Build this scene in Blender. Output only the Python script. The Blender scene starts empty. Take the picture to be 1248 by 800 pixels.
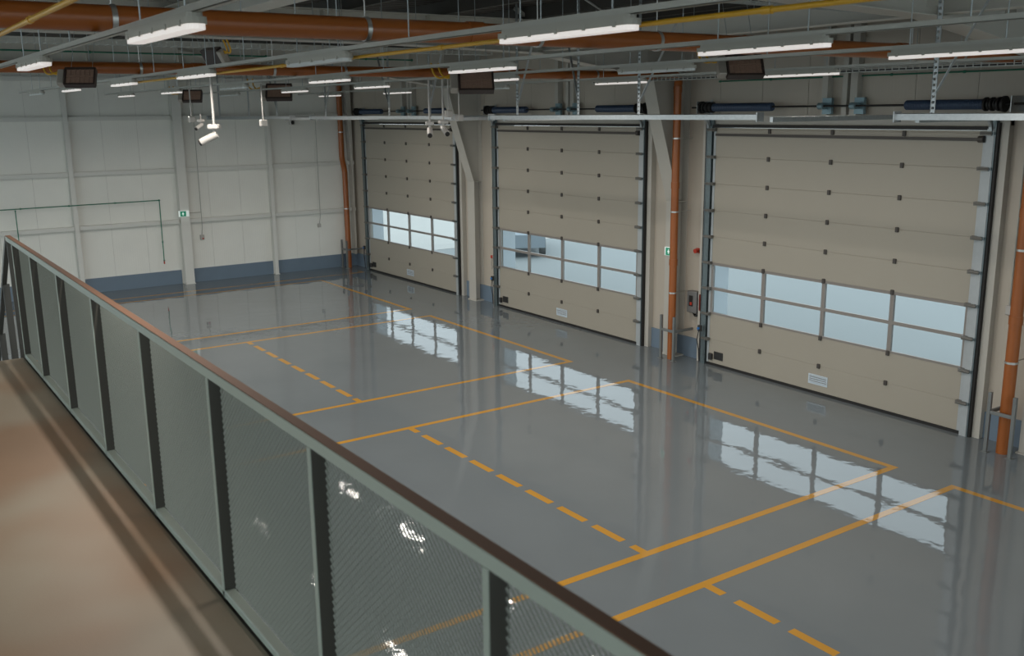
import bpy, math, random
from mathutils import Vector, Matrix
random.seed(7)
C = bpy.context.scene.collection
PI = math.pi

# ------------------------------------------------------------------ helpers
class MB:
    """collects simple solids into one mesh"""
    def __init__(s): s.v = []; s.f = []; s.m = []; s.sm = []
    def _add(s, vs, fs, mi=0, smooth=False):
        b = len(s.v); s.v += [tuple(p) for p in vs]
        s.f += [tuple(b + i for i in f) for f in fs]
        s.m += [mi] * len(fs); s.sm += [smooth] * len(fs)
        return s
    def box(s, x0, x1, y0, y1, z0, z1, mi=0):
        vs = [(x, y, z) for x in (x0, x1) for y in (y0, y1) for z in (z0, z1)]
        fs = [(0, 1, 3, 2), (4, 6, 7, 5), (0, 4, 5, 1), (2, 3, 7, 6), (0, 2, 6, 4), (1, 5, 7, 3)]
        return s._add(vs, fs, mi)
    def bbox(s, x0, x1, y0, y1, z0, z1, b=0.004, mi=0):
        """box with chamfered edges"""
        vs = []; idx = {}
        for i, x in enumerate((x0, x1)):
            for j, y in enumerate((y0, y1)):
                for k, z in enumerate((z0, z1)):
                    sx, sy, sz = (1, -1)[i], (1, -1)[j], (1, -1)[k]
                    idx[i, j, k, 0] = len(vs); vs.append((x, y + sy * b, z + sz * b))
                    idx[i, j, k, 1] = len(vs); vs.append((x + sx * b, y, z + sz * b))
                    idx[i, j, k, 2] = len(vs); vs.append((x + sx * b, y + sy * b, z))
        fs = []
        g = lambda *a: idx[a]
        for i in (0, 1): fs.append((g(i,0,0,0), g(i,1,0,0), g(i,1,1,0), g(i,0,1,0)))
        for j in (0, 1): fs.append((g(0,j,0,1), g(1,j,0,1), g(1,j,1,1), g(0,j,1,1)))
        for k in (0, 1): fs.append((g(0,0,k,2), g(1,0,k,2), g(1,1,k,2), g(0,1,k,2)))
        for i in (0, 1):
            for j in (0, 1): fs.append((g(i,j,0,0), g(i,j,1,0), g(i,j,1,1), g(i,j,0,1)))
            for k in (0, 1): fs.append((g(i,0,k,0), g(i,1,k,0), g(i,1,k,2), g(i,0,k,2)))
        for j in (0, 1):
            for k in (0, 1): fs.append((g(0,j,k,1), g(1,j,k,1), g(1,j,k,2), g(0,j,k,2)))
        for i in (0, 1):
            for j in (0, 1):
                for k in (0, 1): fs.append((g(i,j,k,0), g(i,j,k,1), g(i,j,k,2)))
        return s._add(vs, fs, mi)
    def bar(s, p, q, w, h, up=(0, 0, 1), mi=0):
        """rectangular bar from p to q, w across, h along up"""
        p, q = Vector(p), Vector(q); d = (q - p).normalized(); up = Vector(up)
        if abs(d.dot(up)) > .98: up = Vector((0, 1, 0))
        r = d.cross(up).normalized(); u = r.cross(d)
        vs = [a + r * i * w / 2 + u * j * h / 2 for a in (p, q) for i, j in ((-1, -1), (1, -1), (1, 1), (-1, 1))]
        return s._add(vs, [(0, 1, 2, 3), (4, 7, 6, 5), (0, 4, 5, 1), (1, 5, 6, 2), (2, 6, 7, 3), (3, 7, 4, 0)], mi)
    def tube(s, pts, r, n=12, mi=0, caps=True, radii=None):
        pts = [Vector(p) for p in pts]; rings = []
        t0 = (pts[1] - pts[0]).normalized()
        u = t0.orthogonal().normalized()
        vs = []
        for i, p in enumerate(pts):
            if i == 0: t = t0
            elif i == len(pts) - 1: t = (pts[-1] - pts[-2]).normalized()
            else: t = ((pts[i] - pts[i-1]).normalized() + (pts[i+1] - pts[i]).normalized()).normalized()
            u = (u - t * u.dot(t)).normalized(); w = t.cross(u)
            rr = radii[i] if radii else r
            if 0 < i < len(pts) - 1:
                a = (pts[i] - pts[i-1]).normalized(); c = max(.5, a.dot(t)); 
            for k in range(n):
                an = 2 * PI * k / n
                vs.append(p + (u * math.cos(an) + w * math.sin(an)) * rr)
        fs = []
        for i in range(len(pts) - 1):
            for k in range(n):
                k2 = (k + 1) % n
                fs.append((i*n + k, i*n + k2, (i+1)*n + k2, (i+1)*n + k))
        s._add(vs, fs, mi, True)
        if caps:
            s._add(vs[:n], [tuple(range(n))[::-1]], mi); s._add(vs[-n:], [tuple(range(n))], mi)
        return s
    def ring(s, c, axis, r0, r1, w, n=20, mi=0):
        """washer-like ring: outer r1, inner r0, width w along axis"""
        c = Vector(c); a = Vector(axis).normalized(); u = a.orthogonal().normalized(); v = a.cross(u)
        vs = []
        for rr, o in ((r1, -w/2), (r1, w/2), (r0, w/2), (r0, -w/2)):
            for k in range(n):
                an = 2 * PI * k / n
                vs.append(c + a * o + (u * math.cos(an) + v * math.sin(an)) * rr)
        fs = []
        for q in range(4):
            for k in range(n):
                k2 = (k + 1) % n; q2 = (q + 1) % 4
                fs.append((q*n + k, q*n + k2, q2*n + k2, q2*n + k))
        return s._add(vs, fs, mi, True)
    def prism(s, poly, d0, d1, axis='x', mi=0):
        """polygon extruded along axis; poly in the other two coordinates, in order"""
        n = len(poly)
        def P(a, b, d): return {'x': (d, a, b), 'y': (a, d, b), 'z': (a, b, d)}[axis]
        vs = [P(a, b, d0) for a, b in poly] + [P(a, b, d1) for a, b in poly]
        fs = [tuple(range(n))[::-1], tuple(range(n, 2*n))] + [(i, (i+1) % n, n + (i+1) % n, n + i) for i in range(n)]
        return s._add(vs, fs, mi)
    def build(s, name, mat, parent=None, loc=(0, 0, 0)):
        me = bpy.data.meshes.new(name)
        me.from_pydata(s.v, [], s.f)
        mats = mat if isinstance(mat, (list, tuple)) else [mat]
        for m in mats: me.materials.append(m)
        me.polygons.foreach_set('material_index', s.m)
        me.polygons.foreach_set('use_smooth', s.sm)
        import bmesh
        bm = bmesh.new(); bm.from_mesh(me); bmesh.ops.recalc_face_normals(bm, faces=bm.faces); bm.to_mesh(me); bm.free()
        if any(s.sm):
            try: me.set_sharp_from_angle(angle=math.radians(40))
            except Exception: pass
        o = bpy.data.objects.new(name, me); C.objects.link(o)
        o.location = loc
        if parent is not None: o.parent = parent
        return o

def tag(o, label=None, cat=None, group=None, kind=None):
    if label: o['label'] = label
    if cat: o['category'] = cat
    if group: o['group'] = group
    if kind: o['kind'] = kind
    return o

def thing(name, label, cat, loc=(0, 0, 0), rz=0, group=None, kind=None):
    o = bpy.data.objects.new(name, None); C.objects.link(o)
    o.location = loc; o.rotation_euler = (0, 0, rz); o.empty_display_size = .1
    return tag(o, label, cat, group, kind)

def dup(root, loc=None, rz=None, label=None, group=None):
    def cp(o, parent):
        c = o.copy(); C.objects.link(c)
        if parent is not None: c.parent = parent
        for ch in list(kids.get(o, [])): cp(ch, c)
        return c
    kids = {}
    for o in bpy.data.objects:
        if o.parent: kids.setdefault(o.parent, []).append(o)
    r = cp(root, None)
    if loc is not None: r.location = loc
    if rz is not None: r.rotation_euler = (0, 0, rz)
    if label: r['label'] = label
    if group: r['group'] = group
    return r

# ------------------------------------------------------------------ materials
def srgb(r, g, b):
    f = lambda c: (c/255/12.92) if c/255 <= .04045 else ((c/255 + .055)/1.055)**2.4
    return (f(r), f(g), f(b), 1)

def mat(name, col, rough=.5, metal=0, spec=.5, var=0, vscale=3, bump=0, bscale=30, emit=None, estr=0, stretch=None, coat=0):
    m = bpy.data.materials.new(name); m.use_nodes = True
    nt = m.node_tree; b = nt.nodes['Principled BSDF']
    b.inputs['Base Color'].default_value = (*col[:3], 1)
    b.inputs['Roughness'].default_value = rough
    b.inputs['Metallic'].default_value = metal
    b.inputs['Specular IOR Level'].default_value = spec
    if coat:
        b.inputs['Coat Weight'].default_value = coat; b.inputs['Coat Roughness'].default_value = .04
    if emit:
        b.inputs['Emission Color'].default_value = (*emit[:3], 1); b.inputs['Emission Strength'].default_value = estr
    tc = nt.nodes.new('ShaderNodeTexCoord'); mp = nt.nodes.new('ShaderNodeMapping')
    nt.links.new(tc.outputs['Object'], mp.inputs['Vector'])
    if stretch: mp.inputs['Scale'].default_value = stretch
    if var:
        n = nt.nodes.new('ShaderNodeTexNoise'); n.inputs['Scale'].default_value = vscale; n.inputs['Detail'].default_value = 4
        nt.links.new(mp.outputs['Vector'], n.inputs['Vector'])
        mx = nt.nodes.new('ShaderNodeMix'); mx.data_type = 'RGBA'
        mx.inputs[6].default_value = (*[c * (1 - var) for c in col[:3]], 1)
        mx.inputs[7].default_value = (*[min(1, c * (1 + var)) for c in col[:3]], 1)
        nt.links.new(n.outputs['Fac'], mx.inputs[0]); nt.links.new(mx.outputs[2], b.inputs['Base Color'])
    if bump:
        n2 = nt.nodes.new('ShaderNodeTexNoise'); n2.inputs['Scale'].default_value = bscale; n2.inputs['Detail'].default_value = 3
        nt.links.new(mp.outputs['Vector'], n2.inputs['Vector'])
        bp = nt.nodes.new('ShaderNodeBump'); bp.inputs['Strength'].default_value = bump; bp.inputs['Distance'].default_value = .01
        nt.links.new(n2.outputs['Fac'], bp.inputs['Height']); nt.links.new(bp.outputs['Normal'], b.inputs['Normal'])
    return m

def ribbed(name, col, axis, pitch, depth=.3, rough=.5, amp=.012, var=.05):
    """sheet metal with fine ribs running across one axis"""
    m = mat(name, col, rough, var=var, vscale=1.5)
    nt = m.node_tree; b = nt.nodes['Principled BSDF']
    tc = nt.nodes.new('ShaderNodeTexCoord'); sp = nt.nodes.new('ShaderNodeSeparateXYZ')
    nt.links.new(tc.outputs['Object'], sp.inputs[0])
    mu = nt.nodes.new('ShaderNodeMath'); mu.operation = 'MULTIPLY'; mu.inputs[1].default_value = 2 * PI / pitch
    nt.links.new(sp.outputs[axis], mu.inputs[0])
    si = nt.nodes.new('ShaderNodeMath'); si.operation = 'SINE'; nt.links.new(mu.outputs[0], si.inputs[0])
    bp = nt.nodes.new('ShaderNodeBump'); bp.inputs['Strength'].default_value = depth; bp.inputs['Distance'].default_value = amp
    nt.links.new(si.outputs[0], bp.inputs['Height']); nt.links.new(bp.outputs['Normal'], b.inputs['Normal'])
    return m

def floor_material(name, col, var=.07):
    m = mat(name, col, .035, spec=.62, var=var, vscale=.9)
    nt = m.node_tree; b = nt.nodes['Principled BSDF']
    tc = nt.nodes.new('ShaderNodeTexCoord')
    hs = []
    for sc, w in ((.9, 1.0), (3.4, .48), (11, .10)):
        n = nt.nodes.new('ShaderNodeTexNoise'); n.inputs['Scale'].default_value = sc; n.inputs['Detail'].default_value = 1.5
        nt.links.new(tc.outputs['Object'], n.inputs['Vector'])
        mu = nt.nodes.new('ShaderNodeMath'); mu.operation = 'MULTIPLY'; mu.inputs[1].default_value = w
        nt.links.new(n.outputs['Fac'], mu.inputs[0]); hs.append(mu)
    ad0 = nt.nodes.new('ShaderNodeMath'); ad0.operation = 'ADD'
    nt.links.new(hs[0].outputs[0], ad0.inputs[0]); nt.links.new(hs[1].outputs[0], ad0.inputs[1])
    ad = nt.nodes.new('ShaderNodeMath'); ad.operation = 'ADD'
    nt.links.new(ad0.outputs[0], ad.inputs[0]); nt.links.new(hs[2].outputs[0], ad.inputs[1])
    bp = nt.nodes.new('ShaderNodeBump'); bp.inputs['Strength'].default_value = 1; bp.inputs['Distance'].default_value = .0042
    nt.links.new(ad.outputs[0], bp.inputs['Height']); nt.links.new(bp.outputs['Normal'], b.inputs['Normal'])
    return m

def glass_material(name):
    m = bpy.data.materials.new(name); m.use_nodes = True; nt = m.node_tree
    nt.nodes.remove(nt.nodes['Principled BSDF']); out = nt.nodes['Material Output']
    tr = nt.nodes.new('ShaderNodeBsdfTransparent'); tr.inputs[0].default_value = (.88, .91, .93, 1)
    gl = nt.nodes.new('ShaderNodeBsdfGlossy'); gl.inputs['Roughness'].default_value = .03
    lw = nt.nodes.new('ShaderNodeLayerWeight'); lw.inputs[0].default_value = .5
    fr = nt.nodes.new('ShaderNodeMath'); fr.operation = 'POWER'; fr.inputs[1].default_value = 5
    nt.links.new(lw.outputs['Facing'], fr.inputs[0])
    mx = nt.nodes.new('ShaderNodeMixShader')
    nt.links.new(fr.outputs[0], mx.inputs[0]); nt.links.new(tr.outputs[0], mx.inputs[1]); nt.links.new(gl.outputs[0], mx.inputs[2])
    nt.links.new(mx.outputs[0], out.inputs[0])
    return m

def plywood(name):
    m = mat(name, (.235, .15, .09), .42, var=.22, vscale=1.3, bump=.05, bscale=120, stretch=(1, 1.6, 1))
    nt = m.node_tree; b = nt.nodes['Principled BSDF']
    # worn, greyer patches with a shape of their own
    mx0 = [n for n in nt.nodes if n.type == 'MIX'][0]
    n = nt.nodes.new('ShaderNodeTexNoise'); n.inputs['Scale'].default_value = .8; n.inputs['Detail'].default_value = 2
    tc = [x for x in nt.nodes if x.type == 'TEX_COORD'][0]
    nt.links.new(tc.outputs['Object'], n.inputs['Vector'])
    rp = nt.nodes.new('ShaderNodeValToRGB'); rp.color_ramp.elements[0].position = .42; rp.color_ramp.elements[1].position = .62
    nt.links.new(n.outputs['Fac'], rp.inputs[0])
    mx = nt.nodes.new('ShaderNodeMix'); mx.data_type = 'RGBA'
    nt.links.new(rp.outputs[0], mx.inputs[0]); nt.links.new(mx0.outputs[2], mx.inputs[6]); mx.inputs[7].default_value = (.265, .22, .16, 1)
    nt.links.new(mx.outputs[2], b.inputs['Base Color'])
    return m

M = dict(
    floor=floor_material('grey_epoxy', (.148, .169, .180)),
    line=floor_material('yellow_floor_paint', (.46, .24, .04), .10),
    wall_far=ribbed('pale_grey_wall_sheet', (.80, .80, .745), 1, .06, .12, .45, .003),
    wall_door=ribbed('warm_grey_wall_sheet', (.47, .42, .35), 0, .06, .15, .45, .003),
    steel=mat('painted_pale_steel', (.47, .45, .40), .45, var=.04),
    steel_grey=mat('painted_grey_steel', (.68, .68, .635), .45, var=.04),
    base=mat('blue_grey_skirting_paint', (.15, .205, .265), .4, var=.06),
    door=mat('cream_door_panel', (.355, .325, .267), .42, var=.03, vscale=1, bump=.05, bscale=120),
    gap=mat('dark_joint', (.22, .21, .19), .7),
    frame=mat('grey_window_frame', (.24, .22, .20), .4),
    rubber=mat('black_rubber', (.012, .011, .01), .6),
    black=mat('black_plastic', (.02, .019, .018), .4),
    hinge=mat('dark_hinge_cap', (.06, .052, .045), .5),
    galv=mat('galvanised_steel', (.42, .45, .46), .38, metal=.75, var=.18, vscale=25),
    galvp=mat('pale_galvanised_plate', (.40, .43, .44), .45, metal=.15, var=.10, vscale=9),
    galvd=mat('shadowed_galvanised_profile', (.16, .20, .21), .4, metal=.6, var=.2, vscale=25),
    spring=mat('dark_blue_spring_coating', (.035, .06, .11), .4),
    bracket=mat('dull_zinc_bracket', (.16, .155, .14), .45, metal=.4),
    bearing=mat('blue_grey_bearing_plate', (.22, .32, .36), .4, metal=.4),
    orange=mat('orange_plastic_pipe', (.31, .088, .014), .36, var=.10, vscale=4, stretch=(1, .3, 1)),
    clamp=mat('zinc_clamp', (.5, .5, .48), .35, metal=.8),
    rod=mat('threaded_zinc_rod', (.40, .44, .45), .4, metal=.5),
    conduit=mat('pale_grey_channel', (.42, .42, .38), .4, metal=.2, var=.08, vscale=8),
    lamp_body=mat('grey_lamp_housing', (.40, .39, .34), .45),
    lamp_lens=mat('lit_lamp_diffuser', (.8, .8, .78), .4, emit=(1, .91, .86), estr=.5),
    lamp_off=mat('unlit_lamp_diffuser', (.62, .65, .64), .3),
    gas=mat('yellow_gas_pipe', (.62, .34, .02), .4, var=.08),
    heater=mat('brown_heater_grille', (.30, .19, .14), .5, var=.25, vscale=30),
    heaterf=mat('dark_heater_frame', (.045, .03, .025), .45),
    heaterb=mat('heater_steel_box', (.42, .38, .33), .4, metal=.3),
    rail=mat('grey_green_railing_paint', (.34, .385, .335), .38, var=.05, vscale=6),
    railp=mat('dark_green_grey_steel', (.052, .050, .042), .42, var=.05, vscale=6),
    cap=mat('brown_handrail_top', (.13, .068, .04), .75, spec=.25, var=.08, vscale=6),
    mesh=mat('expanded_metal_coating', (.28, .30, .265), .5),
    deck=plywood('worn_plywood_deck'),
    green=mat('green_air_pipe', (.02, .17, .10), .4),
    white=mat('white_plastic', (.46, .44, .41), .35),
    red=mat('red_plastic', (.45, .04, .02), .35),
    blue=mat('blue_plastic', (.02, .16, .45), .35),
    signg=mat('green_sign_face', (.02, .30, .17), .4, emit=(.03, .5, .28), estr=.12),
    signw=mat('white_sign_face', (.7, .75, .72), .4, emit=(.75, .85, .8), estr=.35),
    grey=mat('mid_grey_plastic', (.16, .16, .155), .45),
    guard=mat('grey_steel_guard', (.19, .20, .195), .45, metal=.4),
    tray=mat('wire_cable_tray', (.52, .53, .50), .45, metal=.4),
    roof=ribbed('dark_roof_sheet', (.06, .053, .043), 0, .25, 1, .7, .03),
    purlin=mat('dull_steel_purlin', (.09, .085, .075), .55, metal=.2),
    beam=mat('light_steel_beam', (.60, .58, .52), .5),
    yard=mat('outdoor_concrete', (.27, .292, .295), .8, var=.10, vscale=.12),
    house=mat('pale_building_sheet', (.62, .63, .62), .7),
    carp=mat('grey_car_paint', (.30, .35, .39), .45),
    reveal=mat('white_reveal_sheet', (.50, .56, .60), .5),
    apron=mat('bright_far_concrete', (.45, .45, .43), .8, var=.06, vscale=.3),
    glass=glass_material('door_window_glass'),
    vent=mat('pale_blue_grey_louvre', (.62, .70, .76), .35, metal=.2),
)

# ------------------------------------------------------------------ key measures (metres)
X0, DW, PITCH, NP, ZB, PH = 1.249, 5.294, 7.328, 9, .016, .5
DX = [X0, 8.5885, 15.9046, 23.22]            # left edges of the doors along the wall (x grows towards the camera)
DTOP = 4.60
FX = [7.51, 14.95, 22.34]                    # portal frames
YB, XE = -20.0, 36.0                         # how far the hall is built

# ------------------------------------------------------------------ floor
f = MB().box(-.3, XE, YB, .36, -.2, 0)
floor = tag(f.build('floor', M['floor']), 'glossy grey epoxy floor with yellow bay markings', 'floor', kind='structure')
LW = .10; LZ = .0015
def line(mb, x0, x1, y0, y1): mb.box(min(x0, x1), max(x0, x1), min(y0, y1), max(y0, y1), -.02, LZ)
YF = -2.02
bays = [(2.05, 7.60), (8.53, 14.22), (15.87, 21.51), (22.30, 27.95)]
for a, b in bays:
    m = MB(); line(m, a, b, YF - LW, YF); line(m, a, a + LW, -11.4, YF - LW); line(m, b - LW, b, -11.4, YF - LW)
    tag(m.build('bay_outline', M['line'], floor), 'yellow painted outline of a parking bay')
for a, b in bays[1:]:
    m = MB(); yc = -6.67
    line(m, a + LW, a + LW + .22, yc - .05, yc + .05)
    x = a + .50; st = (b - .30 - x) / round((b - .30 - x) / .676)
    while x < b - .45:
        line(m, x, x + st - .165, yc - .05, yc + .05); x += st
    line(m, b - .30, b - LW, yc - .05, yc + .05)
    tag(m.build('dashed_line', M['line'], floor), 'yellow dashed line across a parking bay')
m = MB(); line(m, 1.42, 1.52, -11.4, -.35); line(m, 1.16, 1.42, -.45, -.35)
tag(m.build('aisle_line', M['line'], floor), 'yellow line along the far wall')

# ------------------------------------------------------------------ far gable wall (plane x = 0)
m = MB(); js = [-20.0, -18.9, -17.8, -16.7, -15.6, -14.5, -13.4, -12.35, -11.3, -10.25, -9.30, -8.35, -7.42, -6.47, -5.52, -4.58, -3.64, -2.70, -1.93, -1.16, .35]
for a, b in zip(js, js[1:]): m.box(-.15, -.0, a + .0025, b - .0025, 0, 6.9)
m.box(-.2, -.012, YB, .35, 0, 6.9, 1)
tag(m.build('wall_back', [M['wall_far'], M['gap']]), 'far gable wall of pale grey vertical metal panels', 'wall', kind='structure')
m = MB().box(-.01, .03, YB, -5.58, 0, .41).box(-.01, .03, -5.24, .12, 0, .41)
tag(m.build('baseboard_back', M['base']), 'blue grey skirting band along the far wall', 'skirting', kind='structure')
gz = [4.81, 3.33, 1.85]
for k, z in enumerate(gz + [5.86]):
    m = MB()
    for a, b in ((YB, -8.42), (-8.28, -5.56), (-5.28, -2.78), (-2.62, .1)):
        m.box(.0, .15, a, b, z - .055, z + .055)
    tag(m.build('trim_%d' % (k + 1), M['steel_grey']), '%s horizontal wall rail on the far gable wall' % ('third', 'second', 'lowest', 'topmost')[::1][(1, 1, 1, 1)[0] * 0 + k if k != 0 else 0] if False else
        {0: 'horizontal steel rail on the far wall, second from the top', 1: 'horizontal steel rail at mid height of the far wall', 2: 'lowest horizontal steel rail on the far wall', 3: 'topmost horizontal steel rail on the far wall'}[k], 'wall rail', kind='structure')
def i_post(name, x0, x1, yc, w, ztop, label, cat, t=.012):
    m = MB(); m.box(x0, x0 + t, yc - w/2, yc + w/2, 0, ztop); m.box(x1 - t, x1, yc - w/2, yc + w/2, 0, ztop)
    m.box(x0 + t, x1 - t, yc - t/2, yc + t/2, 0, ztop)
    m.box(x0 - .0, x1 + .02, yc - w/2 - .02, yc + w/2 + .02, 0, .015)
    return tag(m.build(name, M['steel_grey']), label, cat)
i_post('gable_column', .035, .26, -5.41, .26, 6.6, 'wide pale steel column in the middle of the far gable wall', 'column')
i_post('wall_stud', .035, .18, -8.35, .12, 6.6, 'thin steel stud left of the wide column on the far wall', 'stud')
i_post('wall_stud', .035, .18, -2.70, .12, 6.6, 'thin steel stud right of the wide column on the far wall', 'stud')
m = MB().prism([(-.06, .41), (-.0, .41), (-.0, 6.6), (-.20, 6.6), (-.06, 3.2)], .05, .30)
tag(m.build('corner_column', M['steel']), 'pale steel corner column where the far wall meets the door wall', 'column')

# ------------------------------------------------------------------ door wall (inner face y = .12)
WI, WO = .12, .34
m = MB(); edges = [-.2]
for d in DX: edges += [d, d + DW]
edges += [XE]
def wall_run(x0, x1, z0, z1, mb):
    n = max(1, round((x1 - x0) / 1.0)); w = (x1 - x0) / n
    for i in range(n): mb.box(x0 + i*w + .004, x0 + (i+1)*w - .004, WI, WO - .02, z0, z1)
    mb.box(x0, x1, WI + .01, WO, z0, z1, 1)
for i in range(0, len(edges), 2): wall_run(edges[i], edges[i+1], 0, DTOP, m)
wall_run(-.2, XE, DTOP, 6.75, m)
tag(m.build('wall_right', [M['wall_door'], M['gap']]), 'warm grey panelled wall holding the overhead doors', 'wall', kind='structure')
for k, d in enumerate(DX):
    m = MB().box(d - .004, d + .004, WI + .0, WO + .16, 0, DTOP).box(d + DW - .004, d + DW + .004, WI + .0, WO + .16, 0, DTOP).box(d, d + DW, WI, WO + .16, DTOP - .004, DTOP + .004)
    m.build('door_reveal', M['reveal'], bpy.data.objects['wall_right'])
m = MB()
for i in range(0, len(edges), 2):
    a, b = edges[i], edges[i+1]
    m.box(max(a, .03) + (.16 if i else 0), b - (.16 if i < len(edges) - 2 else 0), WI - .03, WI + .02, 0, .41)
tag(m.build('baseboard_right', M['base']), 'blue grey skirting band between the overhead doors', 'skirting', kind='structure')
# jamb posts, lintels and short posts above
for k, d in enumerate(DX):
    nm = ('farthest', 'middle', 'nearest', 'out of view')[k]
    t = thing('trim_%d' % (5 + k), 'cream steel portal around the %s overhead door' % nm, 'door surround', kind='structure')
    m = MB()
    m.box(d - .30, d - .17, .0, WI, 0, DTOP + .12).box(d + DW + .17, d + DW + .30, .0, WI, 0, DTOP + .12)
    m.box(d - .17, d - .02, WI - .04, WI, 0, DTOP); m.box(d + DW + .02, d + DW + .17, WI - .04, WI, 0, DTOP)
    m.build('jamb', M['steel'], t)
    MB().box(d - .30, d + DW + .30, .03, WI, DTOP + .02, DTOP + .17).build('lintel', M['steel'], t)
    for q, (a, b) in enumerate(((2.38, 2.49), (2.78, 2.87), (2.93, 3.06))):
        MB().box(d + a, d + b, -.02, WI, DTOP + .17, 6.7).build('short_post', M['steel'], t)

# ------------------------------------------------------------------ sectional doors
def bevel_section(x0, x1, z0, z1): return MB().bbox(x0, x1, -.02, .02, z0 + .0004, z1 - .0004, .004)
def make_door():
    t = thing('door_1', 'x', 'door', kind='structure')
    q = DW / 4
    for r in range(1, 10):
        z0 = ZB + PH * (r - 1) + (.03 if r == 1 else 0); z1 = ZB + PH * r
        if r == 9: pass
        if r in (3, 4):
            m = MB(); e = .035
            m.box(0, DW, -.025, .025, z0, z0 + (.035 if r == 3 else .028)); m.box(0, DW, -.025, .025, z1 - (.028 if r == 3 else .045), z1)
            for i in range(5):
                c = q * i; a, b = c - e, c + e
                if i == 0: a, b = 0, .085
                if i == 4: a, b = DW - .085, DW
                m.box(a, b, -.024, .024, z0 + .028, z1 - .028)
            s = m.build('window_section', M['frame'], t)
            for i in range(4):
                a = q*i + (.085 if i == 0 else e); b = q*(i+1) - (.085 if i == 3 else e)
                MB().box(a, b, -.004, .004, z0 + .03, z1 - .03).build('window_pane', M['glass'], s)
        else:
            s = bevel_section(0, DW, z0, z1).build('door_section', M['door'], t)
        for i in (1, 2, 3):
            if r in (3,): continue
            z = z1
            if r == 9: z = z1 - .015
            MB().bbox(q*i - .028, q*i + .028, -.052, -.018, z - .045, z + .035, .006).build('hinge_cap', M['hinge'], s)
        # side stiles with roller brackets
        for sx in (-1, 1):
            xe = 0 if sx < 0 else DW
            m = MB(); m.box(min(xe, xe - sx*.05), max(xe, xe - sx*.05), -.030, -.0201, z0 + .005, z1 - .005)
            m.build('edge_plate', M['galvp'], s)
            m = MB(); m.box(min(xe - sx*.07, xe + sx*.10), max(xe - sx*.07, xe + sx*.10), -.105, -.031, z1 - .03, z1 + .025)
            m.tube([(xe - sx*.05, -.11, z1), (xe + sx*.12, -.11, z1)], .012, 8)
            m.build('roller_bracket', M['bracket'], s)
    # top section strip above the last hinges + reinforcement rod
    s = MB().bbox(0, DW, -.02, .02, ZB + 9*PH + .0004, DTOP - .05, .004).build('door_section', M['door'], t)
    m = MB().bar((.06, -.045, 4.425), (DW - .06, -.045, 4.425), .03, .045)
    m.tube([(DW - .10, -.06, 4.43), (DW - .02, -.06, 4.43)], .05, 12)
    tag(m.build('top_stiffener', M['hinge'], t), 'dark stiffening rod across the top section')
    m = MB().box(0, DW, -.03, .03, .0, .045)
    tag(m.build('bottom_seal', M['rubber'], t), 'black rubber bottom seal')
    m = MB().box(-.02, DW + .02, -.055, .0, DTOP - .045, DTOP + .01)
    tag(m.build('top_seal', M['rubber'], t), 'black rubber top seal')
    # ventilation louvre
    cx = DW / 2 - .0; m = MB()
    a, b, z0, z1 = cx - .18, cx + .18, .19, .33
    m.box(a - .02, b + .02, -.032, -.018, z0 - .02, z0); m.box(a - .02, b + .02, -.032, -.018, z1, z1 + .015)
    m.box(a - .02, a, -.032, -.018, z0, z1); m.box(b, b + .02, -.032, -.018, z0, z1)
    m.box(a, b, -.021, -.0195, z0, z1, 1)
    for i in range(4):
        z = z0 + .014 + i * .036; m.bar((a, -.026, z), (b, -.026, z), .012, .024, up=(0, -.6, .8))
    tag(m.build('vent_louvre', [M['vent'], M['gap']], t), 'small pale louvre vent in the bottom section')
    m = MB().bbox(.19, .42, -.04, -.018, .135, .29, .008); m.box(.23, .38, -.046, -.04, .17, .19)
    tag(m.build('lift_handle', M['black'], t), 'black recessed lifting handle')
    m = MB().bbox(.07, .16, -.075, -.018, .11, .24, .012)
    tag(m.build('lock_box', M['black'], t), 'small black lock box beside the handle')
    return t
door0 = make_door(); door0.location = (DX[0], 0, 0)
door0['label'] = 'cream sectional overhead door with a window strip, farthest from the camera'
d2 = dup(door0, (DX[1], 0, 0), label='cream sectional overhead door with a window strip, middle of the three'); d2.name = 'door_2'
d3 = dup(door0, (DX[2], 0, 0), label='cream sectional overhead door with a window strip, largest and nearest the camera'); d3.name = 'door_3'
d4 = dup(door0, (DX[3], 0, 0), label='cream sectional overhead door beyond the right edge of the view'); d4.name = 'door_4'

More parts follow.
